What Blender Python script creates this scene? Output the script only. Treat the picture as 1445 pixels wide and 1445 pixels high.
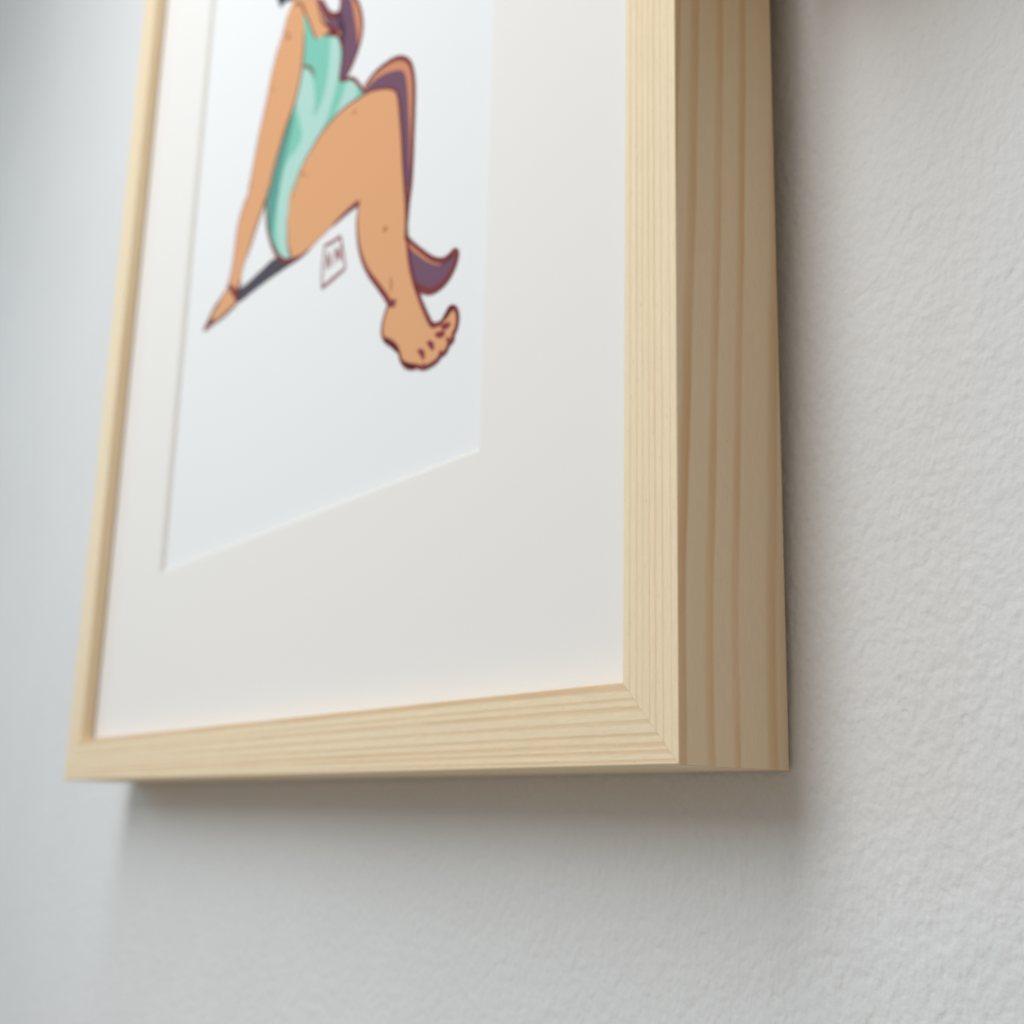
import bpy, bmesh, math, random
from mathutils import Vector, Matrix, Euler
from mathutils.geometry import tessellate_polygon

for o in list(bpy.data.objects):
    bpy.data.objects.remove(o, do_unlink=True)
scene = bpy.context.scene
MM = 0.001

# ------------------------------------------------------------------ camera
TILT = math.radians(1.8)          # the frame hangs leaning slightly forward at its top
TM = Matrix.Translation((0, -0.0007, 0)) @ Matrix.Rotation(TILT, 4, 'X')
cam_data = bpy.data.cameras.new('camera')
cam = bpy.data.objects.new('camera', cam_data)
scene.collection.objects.link(cam)
cam.matrix_world = TM @ Matrix.LocRotScale(Vector((0.58488055, -0.20045149, -0.01036313)),
        Euler([math.radians(a) for a in (103.44249772, -1.41414896, 54.74033655)], 'XYZ'), None)
cam_data.sensor_width = 36.0
cam_data.lens = 44.6654
cam_data.clip_start = 0.01
cam_data.clip_end = 50
cam_data.dof.use_dof = True
cam_data.dof.focus_distance = 0.232
cam_data.dof.aperture_fstop = 17.0
scene.camera = cam

# ------------------------------------------------------------------ light
scene.view_settings.view_transform = 'Standard'
scene.view_settings.look = 'None'
scene.view_settings.exposure = 0.0
scene.view_settings.gamma = 1.0
world = bpy.data.worlds.new('World')
scene.world = world
world.use_nodes = True
bg = world.node_tree.nodes['Background']
bg.inputs['Color'].default_value = (1.0, 0.895, 0.785, 1)     # warm light bounced round the room
bg.inputs['Strength'].default_value = 0.305

def area(name, loc, target, sx, sy, power, colour):
    d = bpy.data.lights.new(name, 'AREA')
    d.shape = 'RECTANGLE'; d.size = sx; d.size_y = sy; d.energy = power; d.color = colour
    o = bpy.data.objects.new(name, d)
    scene.collection.objects.link(o)
    o.location = loc
    dirv = Vector(target) - Vector(loc)
    o.rotation_euler = dirv.to_track_quat('-Z', 'Y').to_euler()
    return o
# the tall window in front of the wall, a little to the left, and the cooler day from the left of the room
area('window_light', (0.175, -0.72, 0.74), (0.27, 0.0, 0.12), 0.44, 1.2, 9.9, (0.93, 0.97, 1.0))
area('left_window_light', (-3.0, -1.8, 0.9), (-0.9, 0.0, 0.2), 1.8, 1.4, 27.0, (0.50, 0.80, 1.0))

# ------------------------------------------------------------------ helpers
def link(o, parent=None):
    scene.collection.objects.link(o)
    if parent is not None:
        o.parent = parent
    return o
def mesh_obj(name, verts, faces, mats, parent=None, slots=None, smooth=False):
    me = bpy.data.meshes.new(name)
    me.from_pydata([tuple(v) for v in verts], [], faces)
    for m in (mats if isinstance(mats, (list, tuple)) else [mats]):
        me.materials.append(m)
    if slots:
        for p, s in zip(me.polygons, slots):
            p.material_index = s
    for p in me.polygons:
        p.use_smooth = smooth
    me.update()
    return link(bpy.data.objects.new(name, me), parent)

class NT:
    def __init__(self, name):
        self.mat = bpy.data.materials.new(name); self.mat.use_nodes = True
        self.t = self.mat.node_tree; self.n = self.t.nodes
        self.b = self.n['Principled BSDF']
        self.co = self.n.new('ShaderNodeTexCoord').outputs['Object']
    def new(self, kind, **kw):
        x = self.n.new(kind)
        for k, v in kw.items():
            setattr(x, k, v)
        return x
    def put(self, sock, v):
        if isinstance(v, (int, float)) or isinstance(v, tuple):
            sock.default_value = v
        else:
            self.t.links.new(v, sock)
    def math(self, op, a, b=None, c=None, clamp=False):
        x = self.new('ShaderNodeMath', operation=op, use_clamp=clamp)
        self.put(x.inputs[0], a)
        if b is not None: self.put(x.inputs[1], b)
        if c is not None: self.put(x.inputs[2], c)
        return x.outputs[0]
    def noise(self, vec, scale, detail=2.0, rough=0.5, dist=0.0, out='Fac'):
        x = self.new('ShaderNodeTexNoise')
        self.put(x.inputs['Vector'], vec)
        x.inputs['Scale'].default_value = scale; x.inputs['Detail'].default_value = detail
        x.inputs['Roughness'].default_value = rough; x.inputs['Distortion'].default_value = dist
        return x.outputs[out]
    def mapping(self, vec, scale=(1, 1, 1), loc=(0, 0, 0)):
        x = self.new('ShaderNodeMapping')
        self.put(x.inputs['Vector'], vec)
        x.inputs['Scale'].default_value = scale; x.inputs['Location'].default_value = loc
        return x.outputs[0]
    def mix(self, f, a, b, blend='MIX'):
        x = self.new('ShaderNodeMix', data_type='RGBA', blend_type=blend)
        self.put(x.inputs[0], f); self.put(x.inputs[6], a); self.put(x.inputs[7], b)
        return x.outputs[2]
    def maprange(self, v, a, b, c, d):
        x = self.new('ShaderNodeMapRange')
        self.put(x.inputs[0], v)
        for i, q in enumerate((a, b, c, d)): x.inputs[i + 1].default_value = q
        return x.outputs[0]
    def bump(self, h, strength, dist, normal=None):
        x = self.new('ShaderNodeBump')
        x.inputs['Strength'].default_value = strength; x.inputs['Distance'].default_value = dist
        self.put(x.inputs['Height'], h)
        if normal is not None: self.put(x.inputs['Normal'], normal)
        return x.outputs[0]
    def curve(self, v, pts):
        x = self.new('ShaderNodeFloatCurve')
        c = x.mapping.curves[0]
        while len(c.points) > 2: c.points.remove(c.points[1])
        c.points[0].location = pts[0]; c.points[-1].location = pts[-1]
        for q in pts[1:-1]: c.points.new(*q)
        x.mapping.update()
        self.put(x.inputs['Value'], v)
        return x.outputs[0]

# ------------------------------------------------------------------ materials
def wall_material():
    m = NT('painted_plaster')
    c = m.co
    big = m.noise(c, 9, 3, 0.5)
    col = m.mix(m.maprange(big, 0.3, 0.7, 0, 1), (0.715, 0.72, 0.72, 1), (0.745, 0.75, 0.75, 1))
    m.put(m.b.inputs['Base Color'], col)
    m.b.inputs['Roughness'].default_value = 0.75
    m.b.inputs['Specular IOR Level'].default_value = 0.25
    v = m.mapping(c, (1.25, 1.0, 1.0))
    n1 = m.noise(v, 350, 1.4, 0.45, 0.1)
    n2 = m.noise(v, 800, 2, 0.5)
    n3 = m.noise(v, 80, 2, 0.5)
    h = m.math('ADD', m.math('MULTIPLY', n1, 0.62), m.math('MULTIPLY', n2, 0.15))
    h = m.math('ADD', h, m.math('MULTIPLY', n3, 0.7))
    # small pits of the paint film
    pit = m.maprange(m.noise(c, 300, 1, 0.5), 0.26, 0.40, -0.10, 0.0)
    h = m.math('ADD', h, pit)
    m.put(m.b.inputs['Normal'], m.bump(h, 1.0, 0.00068))
    return m.mat

def wood_material(name, axis, span, offset, stripes, drift=None, zmax=0.5, seed=0.0,
                  light=(0.87, 0.73, 0.50), late=(0.67, 0.43, 0.22), wob=0.02, fibre=1.0):
    """pine: late-wood lines at given places across the face (0..1), running along local X"""
    m = NT(name)
    sep = m.new('ShaderNodeSeparateXYZ'); m.put(sep.inputs[0], m.co)
    x, y, z = sep.outputs
    across = m.math('DIVIDE', m.math('SUBTRACT', y if axis == 'Y' else z, offset), span)
    slow = m.noise(m.mapping(m.co, (14, 60, 60), (seed, seed * 0.7, 0)), 1.0, 1.5)
    fine = m.noise(m.mapping(m.co, (60, 500, 500), (seed, 1.3, seed)), 1.0, 2)
    v = m.math('ADD', across, m.math('MULTIPLY', m.math('SUBTRACT', slow, 0.5), wob * 2))
    v = m.math('ADD', v, m.math('MULTIPLY', m.math('SUBTRACT', fine, 0.5), wob * 0.6))
    if drift:
        d = m.curve(m.math('DIVIDE', x, zmax, clamp=True), drift)
        d = m.math('SUBTRACT', d, 0.5)
        v = m.math('SUBTRACT', v, d)
    ramp = m.new('ShaderNodeValToRGB'); ramp.color_ramp.interpolation = 'EASE'
    lo, hi = -0.45, 1.25
    m.put(ramp.inputs[0], m.maprange(v, lo, hi, 0, 1))
    el = ramp.color_ramp.elements
    pts = []
    for pos, wd, st in stripes:
        pts += [(pos - wd * 0.75, 0.0), (pos - wd * 0.1, st * 0.8), (pos + wd * 0.2, st), (pos + wd * 0.5, 0.0)]
    pts = [((p - lo) / (hi - lo), s) for p, s in pts]
    pts = [q for q in pts if 0 < q[0] < 1][:31]
    pts.sort()
    el[0].position = 0; el[0].color = (0, 0, 0, 1)
    while len(el) > 1: el.remove(el[1])
    for p_, s in pts:
        e = el.new(p_); e.color = (s, s, s, 1)
    f = ramp.outputs[0]
    # lines fade and strengthen along their length
    var = m.maprange(m.noise(m.mapping(m.co, (25, 300, 300), (seed + 4, 0, 2)), 1.0, 2), 0.3, 0.7, 0.65, 1.1)
    f = m.math('MULTIPLY', f, var, clamp=True)
    base = m.mix(f, light + (1,), late + (1,))
    # tone drift and fibres
    tone = m.noise(m.mapping(m.co, (10, 120, 120), (seed, 5, 1)), 1.0, 2)
    base = m.mix(m.maprange(tone, 0.3, 0.7, 0.0, 0.5), base, (0.82, 0.635, 0.43, 1))
    fib = m.noise(m.mapping(m.co, (220, 3600, 3600), (seed, 0, 7)), 1.0, 4, 0.65)
    g = m.maprange(fib, 0.25, 0.75, 1 - 0.09 * fibre, 1 + 0.06 * fibre)
    spk = m.noise(m.co, 3800, 2, 0.6)
    g = m.math('MULTIPLY', g, m.maprange(spk, 0.2, 0.8, 0.955, 1.045))
    gg = m.new('ShaderNodeCombineColor')
    for i in range(3): m.put(gg.inputs[i], g)
    base = m.mix(1.0, base, gg.outputs[0], 'MULTIPLY')
    # short dark resin pores
    pore = m.noise(m.mapping(m.co, (420, 3800, 3800), (1, seed, 3)), 1.0, 1)
    base = m.mix(m.maprange(pore, 0.74, 0.80, 0, 0.45), base, (0.34, 0.21, 0.11, 1))
    m.put(m.b.inputs['Base Color'], base)
    m.b.inputs['Roughness'].default_value = 0.62
    m.b.inputs['Specular IOR Level'].default_value = 0.3
    h = m.math('ADD', m.math('MULTIPLY', fib, 0.5), m.math('MULTIPLY', f, -0.5))
    h = m.math('ADD', h, m.math('MULTIPLY', spk, 0.3))
    m.put(m.b.inputs['Normal'], m.bump(h, 0.6, 0.00008))
    return m.mat

def paper_material(name, col, grain=0.3, scale=2600):
    m = NT(name)
    n = m.noise(m.co, scale, 3, 0.6)
    c = m.mix(m.maprange(n, 0.3, 0.7, 0, 1), tuple(q * 0.985 for q in col) + (1,), col + (1,))
    m.put(m.b.inputs['Base Color'], c)
    m.b.inputs['Roughness'].default_value = 0.85
    m.b.inputs['Specular IOR Level'].default_value = 0.2
    m.put(m.b.inputs['Normal'], m.bump(n, grain, 0.00004))
    return m.mat

def srgb(r, g, b):
    return tuple(((c / 255) / 12.92 if c / 255 <= 0.04045 else ((c / 255 + 0.055) / 1.055) ** 2.4) for c in (r, g, b))
def ink(name, rgb, blend=None):
    m = NT(name)
    c = tuple(q * 0.93 for q in srgb(*rgb))
    n = m.noise(m.co, 2400, 3, 0.6)
    lo = tuple(q * 0.96 for q in c) + (1,)
    col = m.mix(n, lo, c + (1,))
    m.put(m.b.inputs['Base Color'], col)
    m.b.inputs['Roughness'].default_value = 0.7
    m.b.inputs['Specular IOR Level'].default_value = 0.25
    return m.mat
ART = {
 'far_leg_rim': [[236.46,229.82],[243.03,231.44],[250.37,231.1],[256.91,229.57],[261.97,227.34],[266.38,223.66],[268.91,219.11],[270.35,213.03],[270.87,205.19],[271.1,196.07],[271.33,187.06],[271.22,179.02],[271.4,173.84],[270.55,174.63],[269.99,169.04],[269.84,164.76],[269.95,160.4],[268.08,165.44],[265.09,176.86],[265.0,177.92],[262.21,194.07],[257.5,215.48],[251.43,220.02],[239.39,223.49],[233.42,229.67]],
 'far_leg': [[235.63,227.6],[238.85,228.64],[243.31,228.7],[248.5,228.03],[255.12,226.12],[261.65,223.19],[264.55,219.78],[266.31,213.5],[267.69,205.19],[269.18,195.45],[269.83,187.71],[270.68,179.24],[269.75,177.88],[270.0,171.94],[269.44,166.36],[267.14,171.63],[264.82,179.93],[264.65,181.77],[260.78,202.32],[256.12,215.37],[251.51,219.19],[241.05,221.87],[235.32,226.28]],
 'far_foot_rim': [[270.36,161.69],[274.84,157.29],[279.94,153.16],[286.41,148.51],[291.95,145.9],[295.45,145.77],[298.3,146.28],[299.71,145.49],[299.61,143.6],[298.06,141.17],[294.76,139.0],[290.74,138.03],[285.96,138.44],[281.57,140.27],[277.67,142.7],[272.88,147.28],[269.6,155.53]],
 'far_foot': [[270.68,157.99],[274.78,154.91],[278.8,151.83],[283.37,148.58],[287.79,146.03],[290.84,144.94],[293.75,145.25],[297.2,145.47],[299.18,144.89],[299.05,143.47],[297.47,141.37],[294.39,139.26],[290.49,138.32],[285.93,138.79],[281.55,140.55],[277.65,142.98],[272.88,147.28]],
 'seat': [[135.32,189.45],[140.45,188.99],[148.27,189.02],[160.09,189.9],[171.54,190.36],[187.01,185.18],[194.51,182.04],[182.01,182.47],[168.95,182.93],[155.35,183.03],[140.32,182.85],[135.65,185.39]],
 'purple_left': [[189.55,291.86],[192.7,288.04],[196.13,281.74],[199.54,275.19],[204.57,270.47],[209.39,266.55],[213.6,262.03],[217.1,255.4],[218.96,257.25],[218.09,264.7],[215.76,269.18],[210.58,271.89],[205.27,274.84],[201.55,279.38],[199.21,282.68],[196.56,285.85],[194.52,289.03]],
 'purple_rim': [[212.17,278.97],[212.75,276.69],[212.51,273.57],[211.3,271.01],[214.81,262.02],[217.45,254.89],[218.22,249.46],[217.7,245.34],[217.31,242.11],[220.36,240.27],[223.14,241.5],[226.35,243.71],[229.14,246.88],[231.28,250.68],[231.88,255.6],[230.62,260.95],[228.17,266.07],[226.1,269.13],[224.32,272.04]],
 'purple_right': [[212.83,278.59],[213.08,276.5],[212.84,273.39],[211.43,269.97],[214.21,262.02],[217.14,255.06],[218.09,249.53],[217.51,245.44],[217.21,242.0],[220.24,240.33],[222.64,241.75],[225.43,244.18],[228.31,246.7],[229.33,249.87],[227.66,256.65],[225.11,264.0],[222.05,271.42],[219.92,274.55]],
 'chest': [[165.27,305.72],[170.06,299.88],[176.63,294.26],[182.54,285.76],[187.02,280.03],[191.48,273.92],[194.99,270.39],[200.17,268.53],[207.48,265.14],[215.03,261.0],[213.71,263.73],[208.9,267.4],[204.13,271.43],[199.3,277.89],[193.8,287.41],[191.95,290.51]],
 'swimsuit': [[182.07,287.86],[183.59,286.67],[185.64,284.01],[187.91,280.56],[190.71,276.01],[193.16,272.35],[195.03,270.52],[198.42,269.13],[201.74,268.01],[206.41,265.73],[210.67,263.6],[213.05,261.62],[215.54,258.44],[217.14,255.06],[217.65,252.27],[217.11,248.78],[216.56,245.92],[216.68,242.42],[217.58,241.35],[220.98,239.96],[225.22,238.45],[228.3,236.6],[231.47,233.5],[234.67,229.81],[236.21,227.25],[236.12,225.89],[234.98,222.35],[222.83,219.82],[206.85,216.96],[198.18,205.36],[194.41,207.44],[197.41,185.98],[188.01,184.39],[181.52,185.72],[176.53,188.29],[171.1,193.15],[166.3,199.33],[162.69,206.05],[160.54,213.2],[159.42,220.02],[159.09,225.65],[159.62,221.2],[163.5,228.72],[168.03,236.81],[172.69,243.86],[177.59,248.88],[180.03,251.37],[182.02,256.79],[182.88,263.71],[182.88,270.17],[181.45,280.25],[179.57,286.92]],
 'suit_light': [[182.09,262.73],[186.83,261.7],[191.31,258.06],[194.82,253.13],[196.79,247.7],[197.74,241.92],[197.37,236.82],[202.3,238.85],[205.22,242.67],[206.69,247.2],[207.55,253.78],[207.45,260.01],[207.7,263.42],[209.67,263.88],[212.63,261.67],[214.68,258.38],[216.18,252.8],[216.36,245.79],[214.27,239.95],[211.65,234.36],[207.78,229.33],[200.59,225.75],[193.25,222.08],[187.53,218.45],[184.11,214.64],[183.0,209.85],[180.77,211.3],[180.41,202.7],[181.52,195.34],[184.4,188.26],[182.92,186.07],[178.96,188.1],[174.54,192.75],[171.37,200.94],[170.7,210.06],[170.72,217.19],[171.21,216.44],[173.06,222.83],[176.66,227.57],[184.1,229.65],[188.13,233.16],[185.24,240.74],[181.31,248.93],[179.74,253.34]],
 'suit_light_fold': [[222.6,238.21],[226.93,236.39],[230.74,233.07],[231.17,229.12],[226.62,228.01],[221.26,226.39],[215.75,225.2],[210.79,225.38],[215.25,229.24],[219.33,233.22],[221.7,236.29]],
 'suit_shade': [[177.74,247.9],[179.32,243.51],[177.47,237.12],[174.62,231.16],[172.16,225.02],[170.62,220.27],[170.7,214.86],[169.8,215.78],[168.41,210.08],[167.68,205.02],[166.81,200.91],[163.93,205.57],[160.96,213.03],[160.05,219.76],[159.72,225.38],[160.04,221.03],[163.92,228.54],[168.45,236.63],[173.1,243.67]],
 'near_leg': [[231.39,227.2],[236.83,226.36],[242.5,225.05],[249.03,222.55],[255.01,219.68],[258.48,216.95],[260.23,212.99],[261.91,206.39],[263.62,197.98],[265.43,188.14],[267.34,178.43],[267.71,177.26],[268.78,170.98],[269.96,163.27],[271.41,157.0],[273.23,150.67],[275.87,144.84],[279.22,138.86],[282.7,133.62],[286.47,128.52],[288.98,126.6],[292.75,126.21],[294.75,127.42],[296.61,128.59],[298.63,128.98],[300.4,127.76],[301.36,124.99],[300.76,122.27],[299.4,120.76],[299.28,119.18],[297.3,118.49],[295.93,116.82],[293.21,116.45],[290.64,115.25],[285.96,114.94],[282.91,115.6],[279.78,116.89],[274.05,118.78],[271.07,121.19],[269.12,124.5],[265.34,127.7],[260.32,130.6],[258.14,133.74],[258.33,137.24],[259.78,140.34],[261.33,142.33],[258.55,146.12],[252.79,151.92],[247.81,156.75],[243.2,162.49],[239.62,168.73],[237.77,174.8],[236.84,180.59],[237.33,184.29],[237.75,185.84],[234.4,186.4],[228.34,186.14],[221.4,185.43],[214.29,184.71],[207.01,183.88],[201.26,182.89],[195.3,182.58],[189.93,183.45],[185.87,185.59],[182.98,190.49],[181.19,196.33],[180.8,202.55],[180.86,209.51],[182.08,216.03],[183.5,211.39],[186.15,215.53],[190.81,220.53],[197.4,223.72],[205.56,226.93],[215.36,228.34],[223.43,228.29]],
 'near_arm': [[174.23,297.72],[169.87,298.53],[166.75,295.91],[163.47,288.98],[159.15,283.52],[155.34,275.8],[152.63,267.5],[149.42,258.46],[146.26,250.34],[143.71,240.97],[141.17,231.61],[139.71,227.95],[137.6,227.98],[134.3,222.66],[131.87,216.03],[131.03,207.87],[129.76,200.83],[127.65,195.96],[125.99,193.25],[120.64,191.31],[113.91,189.09],[108.84,185.98],[104.69,183.67],[103.42,181.96],[108.66,181.3],[114.26,181.82],[121.89,182.77],[131.57,183.35],[137.09,184.46],[136.1,187.53],[137.63,190.68],[139.6,193.67],[141.03,197.29],[144.05,201.25],[148.82,206.81],[153.24,212.89],[156.93,218.29],[159.88,224.4],[161.15,221.48],[164.54,228.27],[168.45,236.63],[173.1,243.67],[177.59,248.88],[181.9,255.02],[184.01,262.21],[184.61,268.34],[184.14,276.93],[182.75,284.23],[180.61,290.13],[177.69,294.81]],
 'hair': [[153.55,312.38],[156.03,308.43],[157.14,305.99],[158.12,304.44],[159.71,303.66],[161.12,303.94],[162.95,303.8],[166.77,302.29],[171.99,300.46],[173.3,301.12]],
}
STROKES = [
 ('l',[[236.46,229.82],[243.03,231.44],[250.37,231.1],[256.89,229.82],[261.95,227.59],[266.65,223.67],[269.19,218.97],[270.62,212.89],[271.14,205.06],[271.37,195.95],[271.6,186.94],[271.49,178.9],[270.82,174.52],[270.26,168.94],[269.97,164.71],[269.95,160.4]],0.9,1.7,1.2),
 ('l',[[270.09,161.79],[274.82,157.44],[279.93,153.3],[286.41,148.51],[291.95,145.9],[295.45,145.77],[298.29,146.41],[299.95,145.27],[299.62,143.4],[298.07,141.03],[294.89,138.82],[290.75,137.9],[285.97,138.24],[281.58,140.13],[277.67,142.7]],1.2,1.9,2.2),
 ('l',[[220.45,240.14],[226.27,238.06],[231.46,233.54],[236.21,227.89]],0.8,1.4,1.2),
 ('l',[[196.9,285.65],[200.0,281.57],[203.09,277.2],[206.63,273.92],[210.6,271.72],[213.7,271.29]],1.6,2.4,1.5),
 ('l',[[205.54,267.66],[209.52,265.51],[213.6,262.03]],2.2,3.2,1.2),
 ('l',[[224.4,271.36],[226.41,268.95],[228.48,265.89],[230.86,260.81],[232.24,255.4],[231.58,250.52],[229.33,246.79],[226.35,243.71],[223.14,241.5],[220.38,240.1],[217.54,241.68]],1.2,1.3,0.9),
 ('l',[[201.71,268.26],[206.39,265.91],[210.63,263.95],[213.34,261.69],[215.73,258.34],[217.45,254.89],[218.1,251.4],[217.74,247.51],[217.11,243.76],[217.23,241.84]],0.8,1.2,0.9),
 ('l',[[192.7,288.04],[196.13,281.74],[199.54,275.19],[203.89,270.84],[208.07,267.27]],0.6,0.9,1.5),
 ('b',[[180.97,290.88],[184.32,286.27],[188.13,280.44],[190.92,275.89],[193.54,271.98],[195.39,270.23]],0.5,0.9,0.5),
 ('l',[[231.39,227.2],[236.81,226.54],[242.48,225.22],[249.02,222.72],[255.0,219.85],[259.06,216.67],[260.94,212.64],[262.48,206.13],[264.32,197.66],[265.98,187.9],[267.89,178.2],[268.25,177.04],[269.32,170.76],[270.37,163.12],[271.67,156.9],[273.49,150.58],[276.13,144.75],[279.6,138.74],[282.95,133.54],[286.72,128.3],[288.98,126.6]],0.7,1.1,1.9),
 ('l',[[288.98,126.6],[292.74,126.34],[294.73,127.62],[296.61,128.73],[298.62,129.12],[300.63,127.68],[301.59,124.92],[300.99,122.2],[299.52,120.59],[299.4,119.02],[297.31,118.36],[295.94,116.69],[293.46,116.25],[290.65,115.11],[285.96,114.87],[282.92,115.47],[279.78,116.82],[274.07,118.64],[270.82,121.13],[268.99,124.54],[265.34,127.62],[260.32,130.53],[258.0,133.78],[258.2,137.28],[259.78,140.34],[261.08,142.2]],1.6,1.5,1.2),
 ('l',[[265.64,141.41],[262.27,142.24],[258.55,146.12],[252.79,151.92],[247.81,156.75],[243.2,162.49],[239.62,168.73],[237.62,174.86],[236.68,180.65],[237.28,184.7]],2.4,1.8,0.7),
 ('l',[[260.01,131.05],[265.33,127.77],[268.7,124.83]],1.6,2.2,1.5),
 ('l',[[271.4,120.35],[274.72,118.32],[279.19,116.65]],1.2,2,1.4),
 ('l',[[237.73,186.0],[234.4,186.4],[228.34,186.14],[222.18,185.53],[218.27,185.04]],2.2,1.5,0.3),
 ('l',[[201.26,182.89],[195.3,182.58],[189.95,183.27],[183.48,184.76],[177.58,187.48],[172.21,192.04],[167.26,198.08],[163.05,205.02],[160.28,212.4],[158.99,220.19]],0.4,2,0.7),
 ('l',[[294.45,126.66],[296.95,128.68],[298.98,128.87]],1,2.6,1),
 ('t',[[298.01,124.29],[295.58,124.41],[292.96,124.88]],0.5,2,0.5),
 ('t',[[295.25,122.43],[293.12,122.6],[289.86,123.6]],0.5,2,0.5),
 ('t',[[285.59,122.46],[287.98,121.01],[289.33,119.07]],0.5,2,0.5),
 ('t',[[280.53,121.5],[283.2,119.71],[283.86,117.62]],0.5,2,0.5),
 ('t',[[298.04,119.07],[296.92,119.8],[296.3,120.73]],1.6,1.4,0.4),
 ('t',[[293.53,116.83],[292.31,117.4]],1.6,1.4,0.4),
 ('t',[[284.24,115.88],[284.7,116.29]],1.6,1.4,0.4),
 ('l',[[166.75,295.91],[163.47,288.98],[159.15,283.52],[155.34,275.8],[152.63,267.5],[149.42,258.46],[146.26,250.34],[143.71,240.97],[141.17,231.61],[139.71,227.95],[134.3,222.66],[131.87,216.03],[131.03,207.87],[129.76,200.83],[127.65,195.96],[125.99,193.25],[120.64,191.31],[113.91,189.09],[108.84,185.98],[103.87,182.01]],0.5,0.8,0.8),
 ('b',[[183.86,278.95],[184.37,274.03],[184.44,265.67],[183.18,258.96],[180.74,252.85],[177.67,248.39],[173.1,243.67],[168.45,236.63],[163.92,228.54],[161.15,221.48],[153.24,212.89],[148.82,206.81],[144.23,200.27]],0.5,1.4,0.4),
 ('b',[[171.85,296.68],[173.91,296.92],[177.63,295.1],[180.81,292.0],[183.43,287.79]],0.4,1,0.5),
 ('l',[[127.34,194.2],[132.33,190.64],[136.19,187.05],[137.95,184.36]],0.8,3.2,1.5),
 ('l',[[139.78,192.69],[138.75,190.3],[137.04,188.13]],0.6,1.6,1.6),
 ('b',[[104.7,182.52],[109.32,183.65],[115.14,183.04]],1.6,3.6,1),
 ('b',[[110.76,182.25],[122.08,181.78],[131.72,182.56],[137.95,183.27]],0.5,0.9,0.7),
 ('b',[[110.03,185.79],[114.07,188.28],[119.38,189.85]],0.6,1.5,0.5),
 ('l',[[183.38,209.69],[186.18,215.35],[190.84,220.34],[197.43,223.53],[205.58,226.75],[215.39,228.16],[223.43,228.29],[231.39,227.2]],0.3,0.7,0.7),
 ('l',[[180.41,202.7],[181.19,196.33],[182.98,190.49],[185.87,185.59]],0.3,0.6,1.2),
 ('l',[[261.84,151.12],[262.39,148.06],[262.32,145.93]],0.2,0.6,0.2),
 ('b',[[185.12,263.49],[189.59,261.38],[193.09,258.05],[195.77,254.0]],0.4,1.2,0.3),
 ('l',[[213.42,179.68],[218.77,179.01],[225.24,178.74]],1.1,1.1,1.3),
 ('l',[[225.24,178.74],[227.64,172.69],[230.05,165.66]],0.7,0.8,0.8),
 ('l',[[230.16,165.41],[221.83,164.72],[213.24,164.02]],0.9,1.3,1.2),
 ('l',[[213.27,163.79],[212.63,172.07],[213.42,179.68]],0.9,0.7,0.7),
]
FRECKLES = [[[169.42,284.63],1.7],[[165.89,288.64],1.1],[[158.35,267.09],1.0],[[230.32,222.93],1.0],[[191.4,216.36],1.1],[[195.31,213.57],0.7],[[141.67,232.35],1.2],[[256.6,169.27],1.2]]

# ------------------------------------------------------------------ the wall
M_wall = wall_material()
def box(name, a, b, mat, parent=None):
    (x0, y0, z0), (x1, y1, z1) = a, b
    v = [(x, y, z) for x in (x0, x1) for y in (y0, y1) for z in (z0, z1)]
    f = [(0, 1, 3, 2), (4, 6, 7, 5), (0, 4, 5, 1), (2, 3, 7, 6), (0, 2, 6, 4), (1, 5, 7, 3)]
    return mesh_obj(name, v, f, mat, parent)
wall = box('wall', (-9.0, 0.0, -2.5), (2.5, 0.12, 3.5), M_wall)
wall['kind'] = 'structure'

# ------------------------------------------------------------------ the picture frame
FW, FH = 0.400, 0.500           # outer size
LIP, DEP, REC = 0.01703, 0.03073, 0.02437   # face width, depth, distance of mat board from the back
WX0, WX1, WZ0, WZ1 = 0.0809, 0.3170, 0.0824, 0.4180   # opening of the mat board
frame = bpy.data.objects.new('picture_frame', None)
link(frame)
frame.matrix_world = TM
frame['label'] = 'pale pine box frame around a white mat and a print of a figure in swimsuit'
frame['category'] = 'picture frame'

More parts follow.
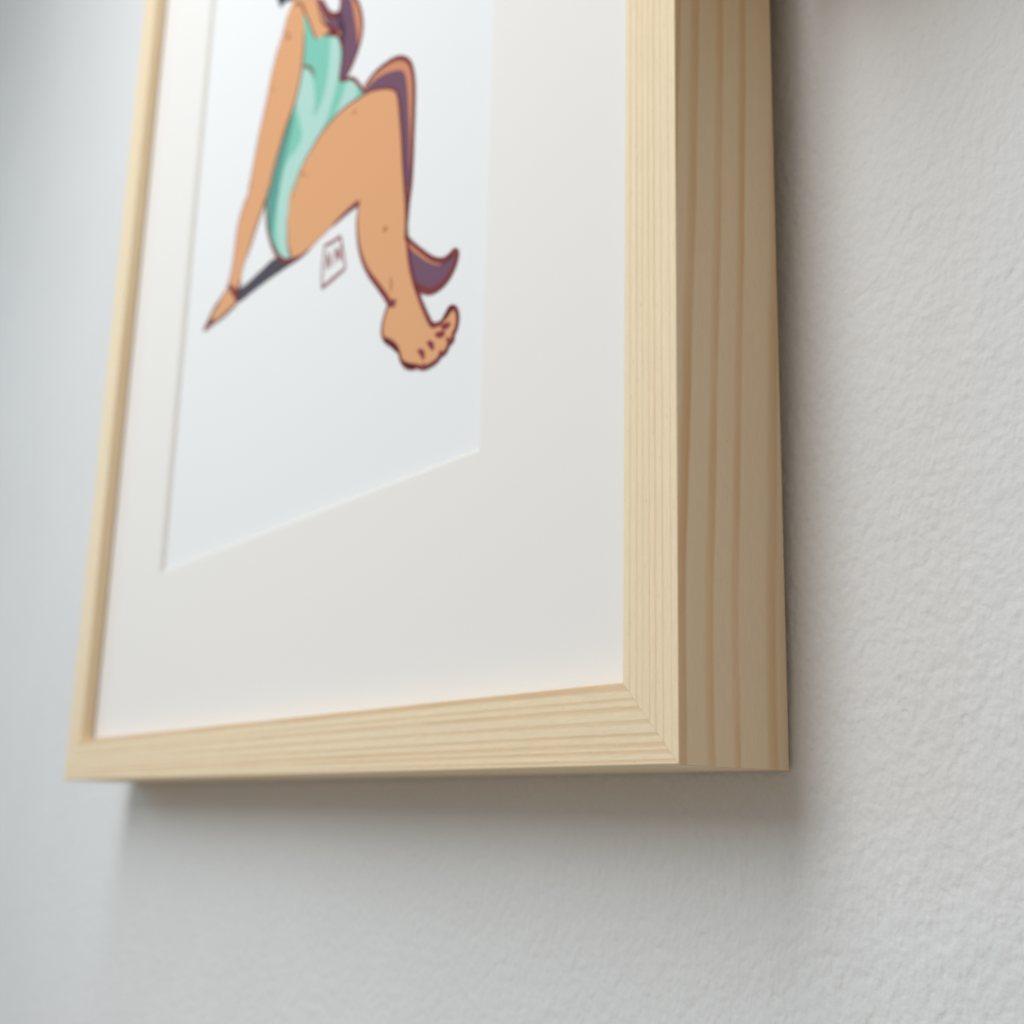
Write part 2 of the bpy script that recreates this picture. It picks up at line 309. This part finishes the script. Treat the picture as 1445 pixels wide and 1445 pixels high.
RB = 0.005                      # rabbet that holds mat and backing
R_ = 0.0004
def profile():
    """cross-section (z across from the outer edge, y depth), counter-clockwise"""
    def corner(cz, cy, a0):
        return [(cz + R_ * math.cos(math.radians(a0 + k * 22.5)), cy + R_ * math.sin(math.radians(a0 + k * 22.5))) for k in range(5)]
    p = []
    p += corner(R_, -DEP + R_, 180)                  # outer front edge
    p += corner(LIP - R_, -DEP + R_, 270)            # inner front edge
    p += [(LIP, -REC - 0.0009), (LIP - RB, -REC - 0.0009), (LIP - RB, -0.002), (LIP - RB - 0.001, 0.0)]
    p += corner(R_, -R_, 90)                         # outer back edge
    return p
def make_rail(name, length, mats, loc, ang, parent):
    pr = profile(); n = len(pr)
    verts, faces, slots = [], [], []
    gap = 0.00003                                    # hairline of the mitre joint
    stations = 24
    for k in range(stations + 1):
        t = k / stations
        for z, y in pr:
            x0 = z + gap; x1 = length - z - gap
            verts.append((x0 + (x1 - x0) * t, y, z))
    for k in range(stations):
        for i in range(n):
            j = (i + 1) % n
            a, b = k * n + i, k * n + j
            faces.append((a, b, b + n, a + n))
            zc, yc = (pr[i][0] + pr[j][0]) / 2, (pr[i][1] + pr[j][1]) / 2
            dz, dy = pr[j][0] - pr[i][0], pr[j][1] - pr[i][1]
            slots.append(0 if abs(dz) > abs(dy) and yc < -DEP / 2 else 1)
    faces.append(tuple(range(n - 1, -1, -1))); slots.append(1)
    faces.append(tuple(range(stations * n, stations * n + n))); slots.append(1)
    o = mesh_obj(name, verts, faces, mats, parent, slots)
    bm = bmesh.new(); bm.from_mesh(o.data)
    bmesh.ops.recalc_face_normals(bm, faces=bm.faces)
    bm.to_mesh(o.data); bm.free()
    for p in o.data.polygons:
        p.use_smooth = False
    o.location = loc; o.rotation_euler = (0, ang, 0)
    return o

L1 = LIP
def fr(zs, wd=0.045, st=0.9):
    return [(z / 17.03, wd * (0.8 + 0.5 * ((i * 7) % 3) / 2), st * (0.75 + 0.25 * ((i * 5) % 4) / 3)) for i, z in enumerate(zs)]
# lines of the front faces, millimetres from the outer edge
w_bottom = wood_material('pine_bottom_face', 'Z', LIP, 0.0, fr([1.0, 2.8, 4.2, 6.2, 8.8, 11.5], 0.062, 1.0) + [(0.785, 0.05, 0.8), (0.915, 0.055, 0.9)], seed=3.1, wob=0.012,
                         drift=[(0, 0.46), (0.25, 0.475), (0.5, 0.495), (0.75, 0.505), (1, 0.495)], zmax=0.4)
w_right = wood_material('pine_right_face', 'Z', LIP, 0.0, fr([1.9, 4.4, 6.6, 8.5, 10.5, 12.4, 14.6], 0.045, 0.6), seed=8.4, wob=0.008,
                        drift=[(0, 0.5), (0.4, 0.53), (1, 0.56)])
w_left = wood_material('pine_left_face', 'Z', LIP, 0.0, fr([1.6, 4.6, 7.0, 9.8, 12.6, 15.0], 0.07, 0.6), seed=15.0, wob=0.03)
w_top = wood_material('pine_top_face', 'Z', LIP, 0.0, fr([1.2, 3.6, 6.8, 9.0, 12.0, 14.8], 0.07, 0.7), seed=21.0, wob=0.03)
side = [(-0.15, 0.09, 0.9), (0.03, 0.10, 1.0), (0.28, 0.09, 0.85), (0.515, 0.08, 1.0), (0.86, 0.11, 0.85)]
w_rside = wood_material('pine_right_side', 'Y', DEP, -DEP, side, seed=2.2, wob=0.022, light=(0.88, 0.715, 0.485), late=(0.73, 0.44, 0.21),
                        drift=[(0.0, 0.5), (0.06, 0.5), (0.11, 0.535), (0.2, 0.60), (0.235, 0.625), (0.34, 0.675), (0.6, 0.70), (1, 0.74)], fibre=0.7)
w_lside = wood_material('pine_left_side', 'Y', DEP, -DEP, [(0.1, 0.08, 0.8), (0.34, 0.06, 0.8), (0.62, 0.08, 0.9), (0.88, 0.06, 0.8)], seed=5.7, wob=0.04)
w_bside = wood_material('pine_bottom_side', 'Y', DEP, -DEP, [(0.15, 0.08, 0.7), (0.42, 0.06, 0.8), (0.66, 0.06, 0.6), (0.9, 0.08, 0.7)], seed=9.9, wob=0.03)
PI = math.pi
make_rail('bottom_rail', FW, [w_bottom, w_bside], (0, 0, 0), 0, frame)
make_rail('right_rail', FH, [w_right, w_rside], (FW, 0, 0), -PI / 2, frame)
make_rail('top_rail', FW, [w_top, w_bside], (FW, 0, FH), PI, frame)
make_rail('left_rail', FH, [w_left, w_lside], (0, 0, FH), PI / 2, frame)

# ---- mat board with a bevel-cut opening showing its white core
MT = 0.0015
M_mat = paper_material('mat_board', (0.815, 0.792, 0.765), 0.35, 1900)
M_core = paper_material('mat_core', (0.72, 0.70, 0.65), 0.1)
M_back = paper_material('backing_fibreboard', (0.33, 0.22, 0.13), 0.8, 900)
def ring(x0, x1, z0, z1, y): return [(x0, y, z0), (x1, y, z0), (x1, y, z1), (x0, y, z1)]
e = LIP - 0.004
yf, yb = -REC, -REC + MT
r0 = ring(e, FW - e, e, FH - e, yf)
r1 = ring(WX0, WX1, WZ0, WZ1, yf)
r2 = ring(WX0 + MT, WX1 - MT, WZ0 + MT, WZ1 - MT, yb)
r3 = ring(e, FW - e, e, FH - e, yb)
def bands(n0, n1): return [(n0 + i, n0 + (i + 1) % 4, n1 + (i + 1) % 4, n1 + i) for i in range(4)]
mesh_obj('mat_board', r0 + r1 + r2 + r3, bands(0, 4) + bands(8, 12) + bands(12, 0), M_mat, frame)
mat = frame.children[-1]
core = mesh_obj('bevel_edge', r1 + r2, bands(0, 4), M_core, [o for o in frame.children if o.name == 'mat_board'][0])
core['label'] = 'white bevelled core of the mat opening'

# ---- backing
box('backing_board', (e, -REC + 0.0022, e), (FW - e, -REC + 0.0052, FH - e), M_back, frame)

# ---- the print
YP = -REC + MT + 0.0001
M_paper = paper_material('print_paper', (0.815, 0.82, 0.82), 0.1)
paper = box('art_print', (e + 0.02, YP, e + 0.02), (FW - e - 0.02, YP + 0.0003, FH - e - 0.02), M_paper, frame)
paper['label'] = 'white sheet printed with a seated figure in a mint swimsuit'

def smooth(pts, closed, per=4):
    n = len(pts); out = []
    rng = range(n) if closed else range(n - 1)
    for i in rng:
        if closed:
            p0, p1, p2, p3 = pts[i - 1], pts[i], pts[(i + 1) % n], pts[(i + 2) % n]
        else:
            p0, p1, p2, p3 = pts[max(i - 1, 0)], pts[i], pts[i + 1], pts[min(i + 2, n - 1)]
        for k in range(per):
            t = k / per
            out.append(tuple(0.5 * (2 * p1[a] + (p2[a] - p0[a]) * t + (2 * p0[a] - 5 * p1[a] + 4 * p2[a] - p3[a]) * t * t
                                    + (3 * p1[a] - p0[a] - 3 * p2[a] + p3[a]) * t ** 3) for a in (0, 1)))
    if not closed: out.append(tuple(pts[-1]))
    return out
LAYER = 0.00003
def flat(name, polys, layer, mat, label=None):
    y = YP - LAYER * layer
    verts, faces = [], []
    for pts in polys:
        tri = tessellate_polygon([[Vector((p[0], p[1], 0)) for p in pts]])
        n0 = len(verts)
        verts += [(p[0] * MM, y, p[1] * MM) for p in pts]
        faces += [tuple(n0 + i for i in t) for t in tri]
    o = mesh_obj(name, verts, faces, mat, paper)
    if label: o['label'] = label
    return o
def ribbon(pts, w0, w1, w2):
    s = smooth(pts, False, 5); n = len(s); L, Rr = [], []
    for i, p in enumerate(s):
        a, b = s[max(i - 1, 0)], s[min(i + 1, n - 1)]
        dx, dz = b[0] - a[0], b[1] - a[1]; l = math.hypot(dx, dz) or 1
        t = i / (n - 1)
        w = (w0 * (1 - t) * (1 - 2 * t) + 4 * w1 * t * (1 - t) + w2 * t * (2 * t - 1)) / 2
        w = max(w, 0.12) * INKW
        L.append((p[0] - dz / l * w, p[1] + dx / l * w)); Rr.append((p[0] + dz / l * w, p[1] - dx / l * w))
    return L, Rr
INKW = 1.05
def strokes(name, items, layer, mat, label=None):
    y = YP - LAYER * layer
    verts, faces = [], []
    for pts, a, b, c in items:
        L, Rr = ribbon(pts, a, b, c); n0 = len(verts); n = len(L)
        verts += [(p[0] * MM, y, p[1] * MM) for p in L] + [(p[0] * MM, y, p[1] * MM) for p in Rr]
        faces += [(n0 + i, n0 + i + 1, n0 + n + i + 1, n0 + n + i) for i in range(n - 1)]
    o = mesh_obj(name, verts, faces, mat, paper)
    if label: o['label'] = label
    return o

I_skin = ink('ink_orange', (229, 168, 118)); I_rim = ink('ink_rim', (214, 142, 104))
I_purple = ink('ink_purple', (114, 76, 100)); I_mint = ink('ink_mint', (128, 203, 182))
I_pale = ink('ink_pale_mint', (180, 221, 209)); I_teal = ink('ink_teal', (92, 158, 145))
I_dark = ink('ink_charcoal', (74, 66, 76)); I_line = ink('ink_maroon', (130, 44, 44)); I_brown = ink('ink_brown', (126, 74, 60))
I_frk = ink('ink_freckle', (184, 100, 64)); I_hair = ink('ink_black', (40, 44, 42)); I_stamp = ink('ink_stamp', (176, 112, 120))
S = lambda k: smooth(ART[k], True)
# what continues above the part that is in view: shoulders, neck and head
neck = [(158, 314), (165, 309), (170, 312), (183, 303), (192, 302), (197, 306), (196, 316), (190, 322), (190, 330), (178, 330), (176, 320), (166, 318)]
head_ = [(172, 336), (173, 350), (181, 358), (193, 357), (200, 348), (200, 336), (194, 326), (184, 322), (176, 327)]
hair_ = [(166, 322), (163, 336), (164, 352), (173, 364), (188, 367), (200, 359), (203, 347), (196, 352), (186, 350), (179, 344), (176, 330), (172, 318)]
flat('printed_seat', [S('seat')], 1, I_dark, 'charcoal bar the figure sits on')
flat('printed_far_leg', [S('far_leg_rim'), S('far_foot_rim')], 1.5, I_rim, 'orange rim of the far leg')
flat('printed_far_leg', [S('far_leg'), S('far_foot')], 2.5, I_purple, 'far leg in purple shade')
flat('printed_far_arm', [S('purple_rim')], 2, I_rim, 'orange rim of the far arm')
flat('printed_far_arm', [S('purple_left'), S('purple_right')], 3, I_purple, 'far arm in purple shade')
flat('printed_chest', [S('chest'), smooth(neck, True), smooth(head_, True)], 4, I_skin)
flat('printed_hair', [S('hair'), smooth(hair_, True)], 5, I_hair)
flat('printed_swimsuit', [S('swimsuit')], 4.5, I_mint, 'mint green swimsuit')
flat('printed_swimsuit_shade', [S('suit_shade')], 5.2, I_teal)
flat('printed_swimsuit_light', [S('suit_light'), S('suit_light_fold')], 6, I_pale)
flat('printed_near_leg', [S('near_leg')], 7, I_skin, 'orange near leg with bare foot')
flat('printed_near_arm', [S('near_arm')], 8, I_skin, 'orange near arm leaning on its hand')
disc = lambda c, r: [(c[0] + r * 0.55 * math.cos(k * PI / 5), c[1] + r * 0.5 * math.sin(k * PI / 5)) for k in range(10)]
for c, r in FRECKLES:
    flat('printed_freckle', [disc(c, r * 1.7)], 9, I_frk)
NS = len(STROKES)
strokes('ink_outline', [q[1:] for q in STROKES[:NS - 4] if q[0] == 'l'], 9, I_line)
strokes('ink_outline', [q[1:] for q in STROKES[:NS - 4] if q[0] == 'b'], 10, I_brown)
strokes('printed_toe_gaps', [q[1:] for q in STROKES[:NS - 4] if q[0] == 't'], 10.5, ink('ink_crimson', (140, 38, 58)))
box_ = [q[1:] for q in STROKES[NS - 4:]]
letters = [([(215.6, 169.6), (215.9, 176.3)], .5, .6, .5), ([(215.9, 175.6), (218.4, 169.9)], .6, 1.3, .8), ([(218.4, 169.6), (218.7, 176.0)], .3, .4, .3),
           ([(221.6, 169.6), (222.3, 175.8)], .5, .7, .5), ([(222.3, 175.4), (226.0, 169.9)], .7, 1.6, .9), ([(226.0, 169.6), (225.8, 176.2)], .4, .5, .4)]
strokes('printed_seal', box_ + letters, 9, I_stamp, 'small red square seal with two letters')

# ---- unseen picture, inferred from shade; sized and placed to darken the upper right wall
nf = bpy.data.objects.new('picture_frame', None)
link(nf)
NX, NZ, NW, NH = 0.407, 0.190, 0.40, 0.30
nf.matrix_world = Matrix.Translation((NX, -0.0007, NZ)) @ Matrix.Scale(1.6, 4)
nf['label'] = 'unseen, inferred pale pine frame with an empty white mat, placed higher right to shade the wall'
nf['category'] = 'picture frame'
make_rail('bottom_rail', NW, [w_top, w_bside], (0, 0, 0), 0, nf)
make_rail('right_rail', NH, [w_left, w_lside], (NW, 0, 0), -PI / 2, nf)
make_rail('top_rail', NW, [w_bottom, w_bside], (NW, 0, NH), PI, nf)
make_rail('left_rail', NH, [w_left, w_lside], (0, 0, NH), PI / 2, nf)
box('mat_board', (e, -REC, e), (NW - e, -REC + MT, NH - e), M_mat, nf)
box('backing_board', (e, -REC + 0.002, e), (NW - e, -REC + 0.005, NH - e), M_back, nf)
